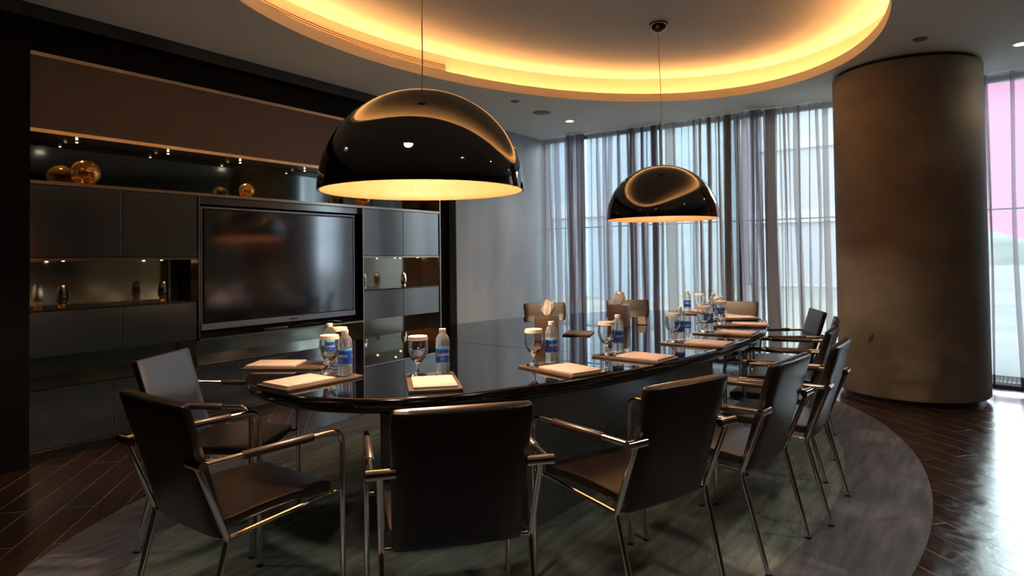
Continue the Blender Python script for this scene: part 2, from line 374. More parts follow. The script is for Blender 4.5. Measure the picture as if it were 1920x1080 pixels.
def curtain(path, folds, m, name, label, group, z0=.055, seed=1, top=ZC-.01, amp=1):
    """path: polyline; folds: list of (length, amplitude, steps)"""
    rnd = random.Random(seed)
    P = [Vector((*p, 0)) for p in path]; L = [0]
    for a, b in zip(P, P[1:]): L.append(L[-1]+(b-a).length)
    def at(s):
        s = max(0, min(L[-1], s))
        for i in range(len(P)-1):
            if s <= L[i+1] or i == len(P)-2:
                t = (s-L[i])/(L[i+1]-L[i]); d = (P[i+1]-P[i]).normalized(); return P[i].lerp(P[i+1], t), Vector((-d.y, d.x, 0))
    s = 0; tot = sum(f[0] for f in folds); sc = L[-1]/tot; ctl = [(0, 0)]
    for ln, am, tk in folds:                       # each fold: a nearly flat run, then a tuck lying back over itself
        ln *= sc; f = rnd.uniform(.45, .8); w = min(tk, ln*.8)
        ctl.append((s+ln*f*.5, am*rnd.uniform(.1, .5)))
        m_ = rnd.choice((1, 1, 2, 3, 4)); g_ = am*2/(2*m_)
        for z_ in range(m_):
            ctl += [(s+ln*f+w*rnd.uniform(.42, .55), am-g_*(2*z_)), (s+ln*f-w*rnd.uniform(.42, .55), am-g_*(2*z_+1))]
        ctl.append((s+ln*(1+f)/2+w*.2, -am*rnd.uniform(.1, .4)))
        s += ln
    ctl.append((s, 0)); cols = []
    for i in range(len(ctl)-1):
        a, b, c, d = ctl[max(i-1, 0)], ctl[i], ctl[i+1], ctl[min(i+2, len(ctl)-1)]
        for q in range(3):
            t = q/3; v = [.5*(2*b[e]+(c[e]-a[e])*t+(2*a[e]-5*b[e]+4*c[e]-d[e])*t*t+(-a[e]+3*b[e]-3*c[e]+d[e])*t**3) for e in (0, 1)]
            cols.append((v[0], v[1]*amp, rnd.uniform(-.002, .002), 0))
    cols.append((s, 0, 0, .01))
    rows = 9; bm = bmesh.new(); G = []
    ph = rnd.uniform(0, 6)
    for c, (s_, off, jit, am) in enumerate(cols):
        col = []
        for r in range(rows):
            h = r/(rows-1); z = z0+(top-z0)*h
            wob = 1-.25*h+.18*sin(3*h+ph+c*.05); sh = .022*sin(2.8*h+c*.07+ph)*(1-h)+.008*sin(6*h+c*.23)
            p, nn = at(s_+sh+jit*(1-h)); q = p+nn*off*wob
            col.append(bm.verts.new((q.x, q.y, z)))
        G.append(col)
    hem = []
    for a, b in zip(G, G[1:]):
        for r in range(rows-1): bm.faces.new((a[r], b[r], b[r+1], a[r+1]))
    o = link(name, bm, m, smooth=180); tag(o, label, 'curtain', group)
    bm = bmesh.new()
    H = [[bm.verts.new(g[0].co if False else (0, 0, 0)) for _ in range(2)] for g in []]
    bm.free()
    me = o.data; nr = rows; bm = bmesh.new(); V = []
    for c in range(len(cols)):
        a = me.vertices[c*nr].co; b_ = me.vertices[c*nr+1].co; t = .085/(b_.z-a.z)
        V.append((bm.verts.new(a), bm.verts.new(a.lerp(b_, t))))
    for a, b in zip(V, V[1:]): bm.faces.new((a[0], b[0], b[1], a[1]))
    link('hem', bm, m_hem, o, smooth=180)
    return o
def mkfolds(spec):
    out = []
    for kind, cnt, ln, am in spec:
        for _ in range(cnt): out.append((ln*random.choice((.25, .4, .7, 1.0, 1.6, 2.4))*random.uniform(.8, 1.2), am*random.uniform(.7, 1.25), (random.choice((.006, .012, .02, .04, .08, .12)) if kind == 'w' else random.uniform(.03, .08))))
    return out
GC = 'sheer curtains along the window wall'
curtain([(-4.66, 7.50), (-4.28, 7.52)], mkfolds([('w', 5, .09, .028)]), m_sheer, 'sheer_curtain', 'pale blue-lit sheer curtain beside the grey plaster wall', GC, seed=3)
curtain([(-4.26, 7.47), (-4.00, 7.47)], mkfolds([('t', 11, .028, .05)]), m_sheer, 'sheer_curtain', 'darkest tightly bunched sheer curtain between the two hanging lamps', GC, seed=5)
curtain([(-3.98, 7.53), (-3.0, 7.54)], mkfolds([('w', 3, .12, .03), ('t', 2, .05, .04), ('w', 4, .10, .03), ('t', 2, .05, .045), ('w', 4, .10, .03)]), m_sheer, 'sheer_curtain', 'teal-tinted sheer curtain left of the smaller hanging lamp', GC, seed=9)
curtain([(-2.97, 7.49), (-2.05, 7.50)], mkfolds([('t', 2, .04, .035), ('w', 5, .10, .03), ('t', 2, .04, .04), ('w', 5, .10, .03), ('t', 1, .05, .04)]), m_sheer2, 'sheer_curtain', 'warm grey sheer curtain behind the smaller hanging lamp', GC, seed=11)
curtain([(-2.02, 7.44), (-1.76, 7.44)], mkfolds([('t', 6, .045, .045)]), m_sheer, 'sheer_curtain', 'narrow dark bunched sheer curtain right of the smaller hanging lamp', GC, seed=13)
curtain([(-1.76, 7.50), (-.45, 7.47)], mkfolds([('w', 8, .09, .03), ('t', 2, .05, .035), ('w', 9, .09, .03)]), m_sheer2, 'sheer_curtain', 'bright sheer curtain directly left of the concrete column', GC, seed=17)
curtain([(-.35, 7.44), (.08, 7.34), (.62, 7.19)], [(.10, .012, .02), (.13, .015, .012), (.10, .02, .03), (.19, .012, .012), (.12, .02, .03), (.12, .02, .02)], m_sheer, 'sheer_curtain', 'pink-lit sheer curtain right of the concrete column', GC, seed=19)
curtain([(.58, 7.16), (1.2, 7.0)], mkfolds([('t', 10, .05, .04)]), m_sheer, 'sheer_curtain', 'sheer curtain bunched at the right edge of the photo', GC, seed=21)

# ---------------------------------------------------------------- outside
struct('floor_outside', B(-60, 60, 7.8, 140, -.3, -.12), noise_col(mat('pale_paving', (.5, .5, .47), .9), (.11, .12, .105), (.18, .175, .155), .6))
def facade(name, x0, x1, y, h, c1, c2, mort, bw, rh, label, gloss=.2, z0=-.12):
    m = mat(name+'_facade', c1, gloss); n, l, b = NT(m)
    tc = n.new('ShaderNodeTexCoord'); mp = n.new('ShaderNodeMapping'); mp.inputs['Rotation'].default_value = (radians(90), 0, 0)
    l.new(tc.outputs['Object'], mp.inputs['Vector'])
    br = n.new('ShaderNodeTexBrick'); br.offset = 0; br.inputs['Scale'].default_value = 1; br.inputs['Brick Width'].default_value = bw; br.inputs['Row Height'].default_value = rh
    br.inputs['Mortar Size'].default_value = .09; br.inputs['Color1'].default_value = (*c1, 1); br.inputs['Color2'].default_value = (*c2, 1); br.inputs['Mortar'].default_value = (*mort, 1)
    l.new(mp.outputs[0], br.inputs['Vector']); l.new(br.outputs['Color'], b.inputs['Base Color'])
    t = thing(name, label, 'building', ((x0+x1)/2, y, z0)); w = (x1-x0)/2
    link('wall', B(-w, w, 0, 12, 0, h), m, t)
    link('roof', B(-w-.3, w+.3, -.3, 12.3, h, h+.5), mat(name+'_roof', mort, .7), t)
    for k in range(int(h//rh)): link('floor_band', B(-w, w, -.12, 0, k*rh+rh*.86, k*rh+rh), mat(name+'_band', mort, .6), t)
    return t
facade('office_building', -26, -8.2, 20, 14, (.16, .22, .25), (.22, .28, .31), (.26, .28, .30), 1.6, 3.2, 'teal glazed office block seen through the left curtains')
facade('stone_building', -7.6, -.6, 30, 9.5, (.30, .29, .33), (.38, .36, .38), (.46, .44, .45), 2.4, 3.2, 'pale grey building seen through the middle curtains', .6)
bm = bmesh.new(); G = []
for i in range(61):
    x = -30+i*1.6
    G.append([bm.verts.new((x, 84+yy, -.12+hh*(2.9+.5*sin(i*.7)+.35*sin(i*1.9)))) for yy, hh in ((0, 0), (1.5, .6), (4, 1), (9, 1), (13, .5), (16, 0))])
for a, b_ in zip(G, G[1:]):
    for k in range(5): bm.faces.new((a[k], b_[k], b_[k+1], a[k+1]))
hl = link('wooded_hill', bm, noise_col(mat('hill_woods', (.1, .12, .08), .9), (.09, .11, .085), (.17, .19, .15), .35))
tag(hl, 'low grey green wooded hill far outside right of the concrete column', 'hill')

# ---------------------------------------------------------------- column
col = thing('column', 'thick round raw concrete column by the curtains', 'column', (-.36, 6.72, 0))
link('shaft', lathe(bmesh.new(), [(0, .045), (.565, .045), (.575, .06), (.575, 2.84), (.56, 2.85), (0, 2.85)], 96), m_conc, col)
link('plinth', lathe(bmesh.new(), [(0, 0), (.535, 0), (.535, .045), (0, .045)], 96), m_plinth, col)
link('shadow_gap', lathe(bmesh.new(), [(0, 2.85), (.545, 2.85), (.545, ZC), (0, ZC)], 96), m_plinth, col)
bm = bmesh.new()                                                       # dark scuff on the shaft
a0 = math.atan2(-.557, -.143)
for k, (da, z0, z1, w) in enumerate([(-.26, .50, .54, .012), (-.235, .49, .56, .02), (-.21, .50, .575, .02), (-.185, .52, .585, .014), (-.27, .42, .46, .01)]):
    A = [a0+da-w/2/.576, a0+da+w/2/.576]
    vs = [bm.verts.new((.5765*cos(A[0]), .5765*sin(A[0]), z0)), bm.verts.new((.5765*cos(A[1]), .5765*sin(A[1]), z0+.012)), bm.verts.new((.5765*cos(A[1]+.02), .5765*sin(A[1]+.02), z1)), bm.verts.new((.5765*cos(A[0]+.02), .5765*sin(A[0]+.02), z1-.01))]
    bm.faces.new(vs)
link('scuff_mark', bm, m_mark, col)

# ---------------------------------------------------------------- wall unit
U = thing('wall_unit', 'full height dark wall unit with bronze trims, doors, drawers and mirrored niches around the television', 'wall unit', (0, 0, 0))
Ya, Yb = 1.60, 5.50
YL, YR, YS1, YS2 = 2.714, 4.36, 2.154, 4.93
def part(name, m, *a, bev=0, par=None): return link(name, B(*a, bev=bev), m, par or U, smooth=0)
XB = -5.07                                                           # mirror plane
part('side_trim', m_bronze, XC-.30, XC+.012, Ya-.012, Ya, .06, 2.60)
part('side_trim', m_bronze, XC-.30, XC+.012, Yb, Yb+.014, .06, 2.60)
part('top_trim', m_bronze, XC-.02, XC+.012, Ya-.012, Yb+.014, 2.575, 2.60)
part('header_panel', m_black, XC-.26, XC-.012, Ya-.012, Yb+.014, 2.60, 2.785)
part('upper_panel', m_panel, XC-.02, XC, Ya, Yb, 2.112, 2.575)
part('shelf_trim', m_bronze, XC-.26, XC+.010, Ya, Yb, 2.088, 2.112)
part('display_shelf', m_bronze, XB, XC+.010, Ya, Yb, 1.758, 1.780)
part('niche_back', mat('dark_smoked_mirror', (.13, .14, .14), .06, 1), XB-.02, XB, Ya, Yb, 1.78, 2.088)
part('niche_ceiling', m_niche, XB, XC-.262+.03, Ya, Yb, 2.078, 2.088)
def doors(ys, z0, z1, nm='door'):
    for a, b_ in zip(ys, ys[1:]): part(nm, m_door, XC-.022, XC, a+.0025, b_-.0025, z0, z1, bev=.0012)
doors([Ya, YS1, YL], 1.290, 1.755); doors([YR, YS2, Yb], 1.290, 1.755)
for y0, y1 in ((Ya, YL-.02), (YR+.012, Yb)):
    part('carcass', m_niche, XB, XC-.024, y0, y1, 1.275, 1.757)
    part('niche_trim', m_bronze, XC-.28, XC+.004, y0, y1, 1.268, 1.285)
    part('niche_back', m_mirror, XB-.02, XB, y0, y1, .955, 1.268)
    part('niche_shelf', m_niche, XB, XC+.004, y0, y1, .945, .955)
    part('carcass', m_niche, XB, XC-.024, y0, y1, .662, .945)
    part('niche_back', m_mirror, XB-.02, XB, y0, y1, .30, .662)
doors([Ya, YS1, YL-.02], .657, .943, 'drawer'); doors([YR+.012, YS2, Yb], .657, .943, 'drawer')
part('lower_worktop', m_niche, XB, XC+.004, Ya, YR, .445, .455)
part('lower_worktop', m_niche, XB, XC+.004, YR, Yb, .285, .295)
part('carcass', m_niche, XB, XC-.024, Ya, YR, .07, .445); part('carcass', m_niche, XB, XC-.024, YR, Yb, .07, .285)
doors([Ya, 2.10, YL-.1, 3.05, 3.70, YR], .072, .443); doors([YR, YS2, Yb], .072, .283)
part('plinth', m_plinth, XB, XC-.01, Ya, Yb, 0, .06); part('plinth_trim', m_bronze, XC-.01, XC+.002, Ya, Yb, .058, .068)
# tv bay
part('bay_trim', m_bronze, XC-.1, XC+.012, YL-.012, YL, .30 if False else .645, 1.757); part('bay_trim', m_bronze, XC-.28, XC+.012, YR, YR+.012, .10, 1.757)
part('bay_trim', m_bronze, XC-.26, XC+.012, YL-.012, YR, .645, .660); part('bay_trim', m_bronze, XC-.26, XC+.004, YL-.022, YL-.014, .455, .645)
part('bay_back', m_black, XB-.02, XC-.13, YL, YR, .66, 1.757); part('niche_back', m_mirror, XB-.02, XB, YL-.01, YR, .455, .645)
part('bay_header', m_door, XC-.13, XC-.03, YL, YR, 1.70, 1.756)
def spot(y, z, x=-4.935, pw=6, sz=1.5):
    s = link('spotlight', lathe(bmesh.new(), [(0, 0), (.007, 0), (.007, .003), (0, .003)], 16), m_spot, U); s.location = (x, y, z-.004)
    L = bpy.data.lights.new('spot_beam', 'SPOT'); L.energy = pw; L.color = (1, .62, .28); L.spot_size = sz; L.spot_blend = .8; L.shadow_soft_size = .012
    o = bpy.data.objects.new('spot_beam', L); C.objects.link(o); o.location = (x, y, z-.02); o.parent = U
for y in (1.93, 2.55, 3.15, 3.8, 4.42, 5.1): spot(y, 2.078)
for y in (1.85, 2.50, 4.47, 4.95, 5.3): spot(y, 1.268, pw=1.2)
for y in (4.6, 5.1): spot(y, .657, pw=.8)

# television
TV = thing('television', 'large flat black television with a silver lower bar mounted in the dark wall unit', 'television', (XC-.10, 3.525, 1.20))
hw = .775
link('screen', B(.052, .058, -hw+.03, hw-.02, -.425, .455), m_tv, TV)
link('frame', B(0, .05, -hw, hw, -.485, .485, bev=.006), m_tvblack, TV, smooth=0)
bm = bmesh.new(); box(bm, .045, .062, -hw, hw, .468, .482); box(bm, .045, .060, hw-.012, hw, -.48, .48); box(bm, .045, .060, -hw, -hw+.008, -.48, .48); link('silver_edge', bm, m_tvframe, TV)
link('lower_bar', B(.045, .066, -hw, hw, -.482, -.435), m_tvframe, TV)
link('badge', B(.066, .0675, .02, .10, -.466, -.452), m_chrome, TV)
link('wall_bracket', B(-.03, 0, -.2, .2, -.2, .2), m_tvblack, TV)
o = link('cable', tube(bmesh.new(), fillet([(-4.84, 3.62, .667), (-4.82, 3.75, .69), (-4.83, 3.86, .668), (-4.81, 3.98, .692), (-4.83, 4.12, .668)], .05, 5), .006), m_tvblack)
tag(o, 'black cable coiled under the television', 'cable')
o = link('media_player', B(-4.90, -4.805, 3.28, 3.52, .661, .685, bev=.004), m_tvblack); tag(o, 'flat black media player under the television', 'media player')

# gold glass balls and vases
def ball(y, r, label, x=-4.875):
    o = link('glass_ball', lathe(bmesh.new(), [(r*.35, -r*.94), (r*.36, -r*.93)]+[(r*sin(t), -r*cos(t)) for t in [.38+i*(pi-.38)/22 for i in range(23)]], 48), m_gold, smooth=180)
    o.location = (x, y, 1.780+r*.94); tag(o, label, 'ornament', 'gold glass balls on the display shelf')
ball(1.96, .088, 'largest gold glass ball, at the left end of the shelf'); ball(3.17, .062, 'small gold glass ball on the shelf above the television'); ball(4.44, .082, 'gold glass ball on the shelf behind the larger hanging lamp')
m_vase = mat('smoked_gold_glass', (.80, .66, .52), .05, 1)
def vase(y, label, x=-4.87, s=1):
    t = thing('glass_vase', label, 'vase', (x, y, .955), .4, 'tapered glass vases in the niches')
    link('body', lathe(bmesh.new(), [(0, .03), (.022, .03), (.030, .045), (.034, .075), (.030, .11), (.020, .152), (.017, .152), (.027, .11), (.031, .075), (.02, .05), (0, .045)], 9), m_vase, t, smooth=20)
    link('foot', lathe(bmesh.new(), [(0, 0), (.024, 0), (.026, .012), (.022, .03), (0, .03)], 9), m_gold, t, smooth=20)
vase(1.82, 'tapered glass vase with gold foot, leftmost in the left niche'); vase(2.475, 'tapered glass vase with gold foot, right one in the left niche')
vase(4.45, 'tapered glass vase with gold foot, nearest the television in the right niche'); vase(5.01, 'tapered glass vase with gold foot, right one in the right niche')

# ---------------------------------------------------------------- rug
rug = thing('area_rug', 'large oval wool rug, grey green with a darker mauve grey border, under the table', 'rug', (0, 0, 0))
bm = bmesh.new(); A = ellipse(-2.03, 3.58, 1.906, 3.096, -.015, 128); Bi = ellipse(-2.03, 3.58, 1.50, 2.66, -.015, 128)
Vs = [[bm.verts.new((x, y, z)) for x, y in L] for L, z in ((A, 0), (A, .010), (ellipse(-2.03, 3.58, 1.900, 3.090, -.015, 128), .013), (Bi, .013))]
for a, b_ in zip(Vs, Vs[1:]):
    for i in range(128): bm.faces.new((a[i], a[(i+1) % 128], b_[(i+1) % 128], b_[i]))
link('border', bm, m_rug2, rug)
bm = bmesh.new(); bm.faces.new([bm.verts.new((x, y, .013)) for x, y in Bi]); link('field', bm, m_rug1, rug)

# ---------------------------------------------------------------- table
tab = thing('conference_table', 'long oval boat shaped conference table with mirror black glass top', 'table', (-2.13, 3.70, 0))
TP = [(-2.244, 1.542), (-2.05, 1.545), (-1.89, 1.60), (-1.74, 1.68), (-1.59, 1.836), (-1.409, 2.18), (-1.205, 2.763), (-1.11, 3.30), (-1.052, 3.90), (-1.07, 4.45), (-1.13, 4.82), (-1.27, 5.21), (-1.47, 5.56), (-1.72, 5.79), (-2.0, 5.88), (-2.28, 5.83), (-2.56, 5.62), (-2.82, 5.30), (-3.03, 4.86), (-3.18, 4.33), (-3.24, 3.80), (-3.22, 3.20), (-3.15, 2.70), (-3.03, 2.28), (-2.85, 1.93), (-2.67, 1.74), (-2.46, 1.60)]
out = spline([(x+2.13, y-3.70) for x, y in TP], 6)
bm = bmesh.new()
ins = lambda d: [(x*(1-d/1.1), y*(1-d/2.2)) for x, y in out]
L_ = [(ins(.30), .655), (ins(.05), .675), (ins(.012), .695), (ins(0), .712), (ins(0), .728), (ins(.004), .737), (ins(.012), .740)]
Vs = [[bm.verts.new((x, y, z)) for x, y in o_l] for o_l, z in L_]; k = len(out)
for a, b_ in zip(Vs, Vs[1:]):
    for i in range(k): bm.faces.new((a[i], a[(i+1) % k], b_[(i+1) % k], b_[i]))
link('tabletop', bm, m_tedge, tab, smooth=60)
bm = bmesh.new(); bm.faces.new([bm.verts.new((x, y, .7402)) for x, y in ins(.012)]); link('glass_top', bm, m_table, tab, smooth=0)
bm = bmesh.new(); bm.faces.new([bm.verts.new((x, y, .655)) for x, y in ins(.30)]); link('underside', bm, m_tedge, tab, smooth=0)
ba = B(-.51, .51, -1.10, 1.10, .013, .66, bev=.003); bo = link('base', ba, m_tbase, tab, smooth=0); bo.rotation_euler = (0, 0, -.07); bo.location = (.08, -.12, 0)
bm = bmesh.new(); box(bm, -1.06, 1.06, -.002, .002, .7403, .7407); jn = link('joint_line', bm, mat('joint_dark', (.0, .0, .0), .6), tab); jn.location = (0, -.65, 0); jn.rotation_euler = (0, 0, -.03)

# ---------------------------------------------------------------- chairs
def make_chair():
    t = thing('armchair', '', 'chair', (0, 0, 0), 0, 'leather armchairs around the conference table')
    FS = [0, .014, .04, .09, .2, .35, .5, .65, .8, .91, .96, .986, 1]
    def slab(name, pts, w0, w1, th, bulge, curve=0):
        # pts: profile centre line in y,z ; w0,w1 half widths start/end ; slab with rounded edges
        bm = bmesh.new(); nU, nV = 10, len(pts)
        P = [Vector((0, y, z)) for y, z in pts]; top, bot = [], []
        for i, p in enumerate(P):
            tg = ((P[i+1]-p) if i < nV-1 else (p-P[i-1])).normalized(); nn = Vector((0, -tg.z, tg.y)); hw = (w0+(w1-w0)*FS[i])*(1-{0: .040, 1: .015, 2: .003}.get(min(i, nV-1-i), 0))
            rt, rb = [], []
            for j in range(nU+1):
                u = -1+2*j/nU; ev = min(1, (1-abs(u))*6)*min(1, min(i, nV-1-i)*.36)
                h = th/2*(.55+.45*math.sqrt(max(0, min(1, ev))))+bulge*(1-u*u)*(1 if 0 < i < nV-1 else .3)
                c = curve*(u*u)
                rt.append(bm.verts.new(p+Vector((u*hw, 0, 0))+nn*(h+c))); rb.append(bm.verts.new(p+Vector((u*hw, 0, 0))-nn*(th/2*.8-c)))
            top.append(rt); bot.append(rb)
        for A, fl in ((top, 0), (bot, 1)):
            for i in range(nV-1):
                for j in range(nU): bm.faces.new((A[i][j], A[i][j+1], A[i+1][j+1], A[i+1][j]))
        for i in range(nV-1):
            for j in (0, nU): bm.faces.new((top[i][j], top[i+1][j], bot[i+1][j], bot[i][j]))
        for i in (0, nV-1):
            for j in range(nU): bm.faces.new((top[i][j], top[i][j+1], bot[i][j+1], bot[i][j]))
        bmesh.ops.recalc_face_normals(bm, faces=bm.faces)
        es = [e for e in bm.edges if len(e.link_faces) == 2 and e.calc_face_angle(0) > .8]
        bmesh.ops.bevel(bm, geom=es, offset=.006, segments=2, profile=.6, affect='EDGES')
        return link(name, bm, m_leather, t, smooth=50)
    # backrest: back face from (-.329,.817) to (-.197,.375)
    bp_ = []
    for f in FS:
        y = -.329+.132*f; z = .817-.442*f; y += .022; z += .007
        bp_.append((y, z))
    slab('backrest', bp_[::-1], .198, .208, .040, .006)
    slab('seat', [(-.175+.40*f, .425+.012*sin(pi*f)+.006*f) for f in FS][::-1], .215, .205, .046, .012)
    for s in (-1, 1):
        fx, fy, ax, jy = .259*s, .236, .259*s, -.285
        pts = fillet([(fx, fy, .015), (fx, fy, .640), (fx*1.0, fy-.14, .642)], {1: .055}, 8)
        lg = link('leg', tube(bmesh.new(), pts, .0100, 12), m_chrome, t)
        link('glide', lathe(bmesh.new(), [(0, .0135), (.0125, .0135), (.0125, .022), (0, .022)], 12, fx, fy), m_plinth, lg)
        link('armrest', tube(bmesh.new(), [(fx, fy-.125, .642), (fx, fy-.128, .642), (ax, jy+.135, .645), (ax, jy+.132, .645)], [.0118, .0138, .0138, .0118], 14), m_sleeve, t)
        bm = bmesh.new(); tube(bm, [(ax, jy+.135, .645), (ax, jy+.005, .646)], .0100, 12); tube(bm, [(.276*s, jy, .646), (.192*s, jy, .646)], .0150, 16)
        link('arm_joint', bm, m_chrome, t)
        pts = fillet([(.236*s, -.282, .640), (.229*s, -.183, .389), (.222*s, -.280, .0175)], {1: .018}, 4)
        lg = link('leg', tube(bmesh.new(), pts, .0105, 12), m_chrome, t)
        link('glide', lathe(bmesh.new(), [(0, .0135), (.0125, .0135), (.0125, .022), (0, .022)], 12, .222*s, -.281), m_plinth, lg)
        link('seat_rail', tube(bmesh.new(), fillet([(.200*s, -.188, .392), (.226*s, -.186, .392), (.219*s, .19, .412), (.222*s, .232, .414), (fx, fy, .414)], {1: .015, 3: .02}, 4), .0065, 8), m_chrome, t)
    return t
chair0 = make_chair()
CH = [('A', -2.787, 1.704, -1.015, 'brown leather armchair at the left tip of the table, its front turned to the photo'),
      ('B', -2.103, 1.342, -.026, 'leftmost of the nearest leather armchairs, seen from behind at an angle'),
      ('C', -1.409, 1.651, .857, 'leather armchair at centre front seen squarely from behind'),
      ('D', -1.051, 2.261, 1.219, 'leather armchair right of the one seen squarely from behind, with an orange-lit seat'),
      ('E', -.872, 2.88, 1.423, 'leather armchair fourth from the camera along the right side of the table'),
      ('F', -.774, 3.482, 1.547, 'leather armchair nearest the column with its blue-lit back fully visible'),
      ('G', -.90, 4.06, 1.60, 'leather armchair mostly hidden, directly behind the blue-lit one by the column'),
      ('H', -.965, 4.635, 1.71, 'middle leather armchair of the three overlapping in front of the column'),
      ('I', -1.165, 5.26, 1.98, 'furthest leather armchair on the right side, its front cushion seen against the curtain'),
      ('J', -1.68, 5.77, 3.2, 'leather armchair at the far end of the table, right of the water bottles'),
      ('K', -2.48, 5.58, -2.5, 'leather armchair at the far side behind the second tissue box'),
      ('L', -2.95, 4.97, -2.2, 'leather armchair at the far side behind the first tissue box, near the grey wall')]
for i, (nm, x, y, r, lab) in enumerate(CH):
    o = chair0 if i == 0 else copy_tree(chair0)
    o.location = (x, y, 0); o.rotation_euler = (0, 0, r); o['label'] = lab

# ---------------------------------------------------------------- place settings
ZT = .7405
def make_pad():
    t = thing('desk_pad', '', 'desk pad', (0, 0, ZT), 0, 'brown leather desk pads')
    link('board', B(-.105, .105, -.19, .19, 0, .010, bev=.003), m_pad, t)
    for x in (-.052, .054):
        bm = lathe(bmesh.new(), [(.034, .0100), (.034, .0108), (.038, .0108), (.038, .0100)], 28, x, .132); link('coaster_ring', bm, m_slit, t)
    link('pen_groove', B(-.09, .09, .072, .077, .0100, .0106), m_slit, t)
    return t
def make_notepad():
    t = thing('notepad', '', 'notepad', (0, 0, ZT+.0105), 0, 'cream notepads on the desk pads')
    bm = B(-.085, .085, -.175, .055, 0, .009, bev=.0006); link('pages', bm, m_paper, t)
    link('printed_line', B(-.082, .082, -.150, -.1485, .0090, .0094), m_inkd, t); link('printed_mark', B(.02, .075, -.142, -.139, .0090, .0094), m_inkd, t)
    return t
def make_bottle():
    t = thing('water_bottle', '', 'water bottle', (0, 0, 0), 0, 'water bottles on the table')
    pr = [(0, .004), (.020, 0), (.029, .004)]
    z = .010
    while z < .044: pr += [(.0305, z), (.0290, z+.004)]; z += .008
    pr += [(.0300, .047), (.0290, .049), (.0290, .119), (.0305, .121)]
    z = .124
    while z < .146: pr += [(.0305, z), (.0292, z+.004)]; z += .008
    pr += [(.0285, .152), (.0245, .163), (.018, .172), (.0125, .178), (.0120, .186), (0, .186)]
    link('bottle_body', lathe(bmesh.new(), pr, 32), m_pet, t, smooth=60)
    link('cap', lathe(bmesh.new(), [(0, .179), (.0145, .179), (.0150, .181), (.0150, .194), (.0135, .196), (0, .196)], 28), m_capw, t)
    lb = link('label_sleeve', lathe(bmesh.new(), [(.0296, .050), (.0299, .051), (.0299, .117), (.0296, .118)], 40), m_label, t)
    for a0_ in (0, pi):
        bm = text_mesh('AQUAFINA', .0140)
        for v in bm.verts:
            a = a0_-pi/2+v.co.x/.0302; v.co = Vector((.03015*cos(a), .03015*sin(a), .086+v.co.y*1.25))
        link('lettering', bm, m_ink, lb, smooth=0)
        bm = bmesh.new()
        for q_ in range(6):
            A = [a0_-pi/2+(-.010+q_*.0034)/.03, a0_-pi/2+(-.0075+q_*.0034)/.03]
            bm.faces.new([bm.verts.new((.03012*cos(a), .03012*sin(a), zz)) for a, zz in ((A[0], .0695), (A[1], .0695), (A[1], .0708), (A[0], .0708))])
        link('small_print', bm, m_ink, lb, smooth=0)
    return t
def make_glass():
    t = thing('goblet', '', 'glass', (0, 0, 0), 0, 'stemmed glasses on the table')
    o_ = [(0, .002), (.036, 0), (.036, .0025), (.020, .007), (.008, .014), (.0058, .024), (.0058, .040), (.009, .050), (.020, .060), (.034, .078), (.0425, .102), (.0430, .125), (.0400, .150), (.0385, .163)]
    i_ = [(.0370, .163), (.0385, .150), (.0415, .125), (.0408, .102), (.032, .080), (.018, .064), (0, .058)]
    link('glass_body', lathe(bmesh.new(), o_+i_, 40), m_glass, t, smooth=80)
    return t
def make_lid():
    bm = bmesh.new(); k = 48; rings = []
    for r, z, am in ((.0405, .150, .0012), (.0425, .1515, .0010), (.0410, .166, .0004), (.0385, .1685, 0)):
        rings.append([bm.verts.new(((r+am*(1 if i % 2 else -1))*cos(2*pi*i/k), (r+am*(1 if i % 2 else -1))*sin(2*pi*i/k), z)) for i in range(k)])
    for a, b_ in zip(rings, rings[1:]):
        for i in range(k): bm.faces.new((a[i], a[(i+1) % k], b_[(i+1) % k], b_[i]))
    bm.faces.new(rings[-1]); o = link('glass_cover', bm, m_white, smooth=30); tag(o, '', 'glass cover', 'pleated paper covers on the glasses'); return o
def at_(c, th, dx, dy): return (c[0]+cos(th)*dx-sin(th)*dy, c[1]+sin(th)*dx+cos(th)*dy)
# (centre, heading, description, glass offset, bottle offset)
SET = [((-2.665, 1.955), -1.00, 'at the left tip of the table', (-2.515, 2.132), (-2.485, 2.052)),
       ((-2.245, 1.758), -.03, 'before the leftmost nearest armchair', None, None),
       ((-1.79, 2.005), .80, 'before the armchair seen squarely from behind', None, None),
       ((-1.485, 2.530), 1.23, 'before the armchair with the orange-lit seat', None, None),
       ((-1.345, 3.020), 1.45, 'second along the right side of the table', None, None),
       ((-1.235, 3.660), 1.55, 'third along the right side of the table', None, None),
       ((-1.240, 4.230), 1.58, 'fourth along the right side of the table', None, None),
       ((-1.300, 4.770), 1.85, 'fifth along the right side of the table', None, None),
       ((-1.485, 5.225), 2.27, 'sixth along the right side of the table', None, None),
       ((-1.925, 5.665), 3.30, 'at the far tip of the table', None, None)]
protos = [make_pad(), make_notepad(), make_bottle(), make_glass(), make_lid()]
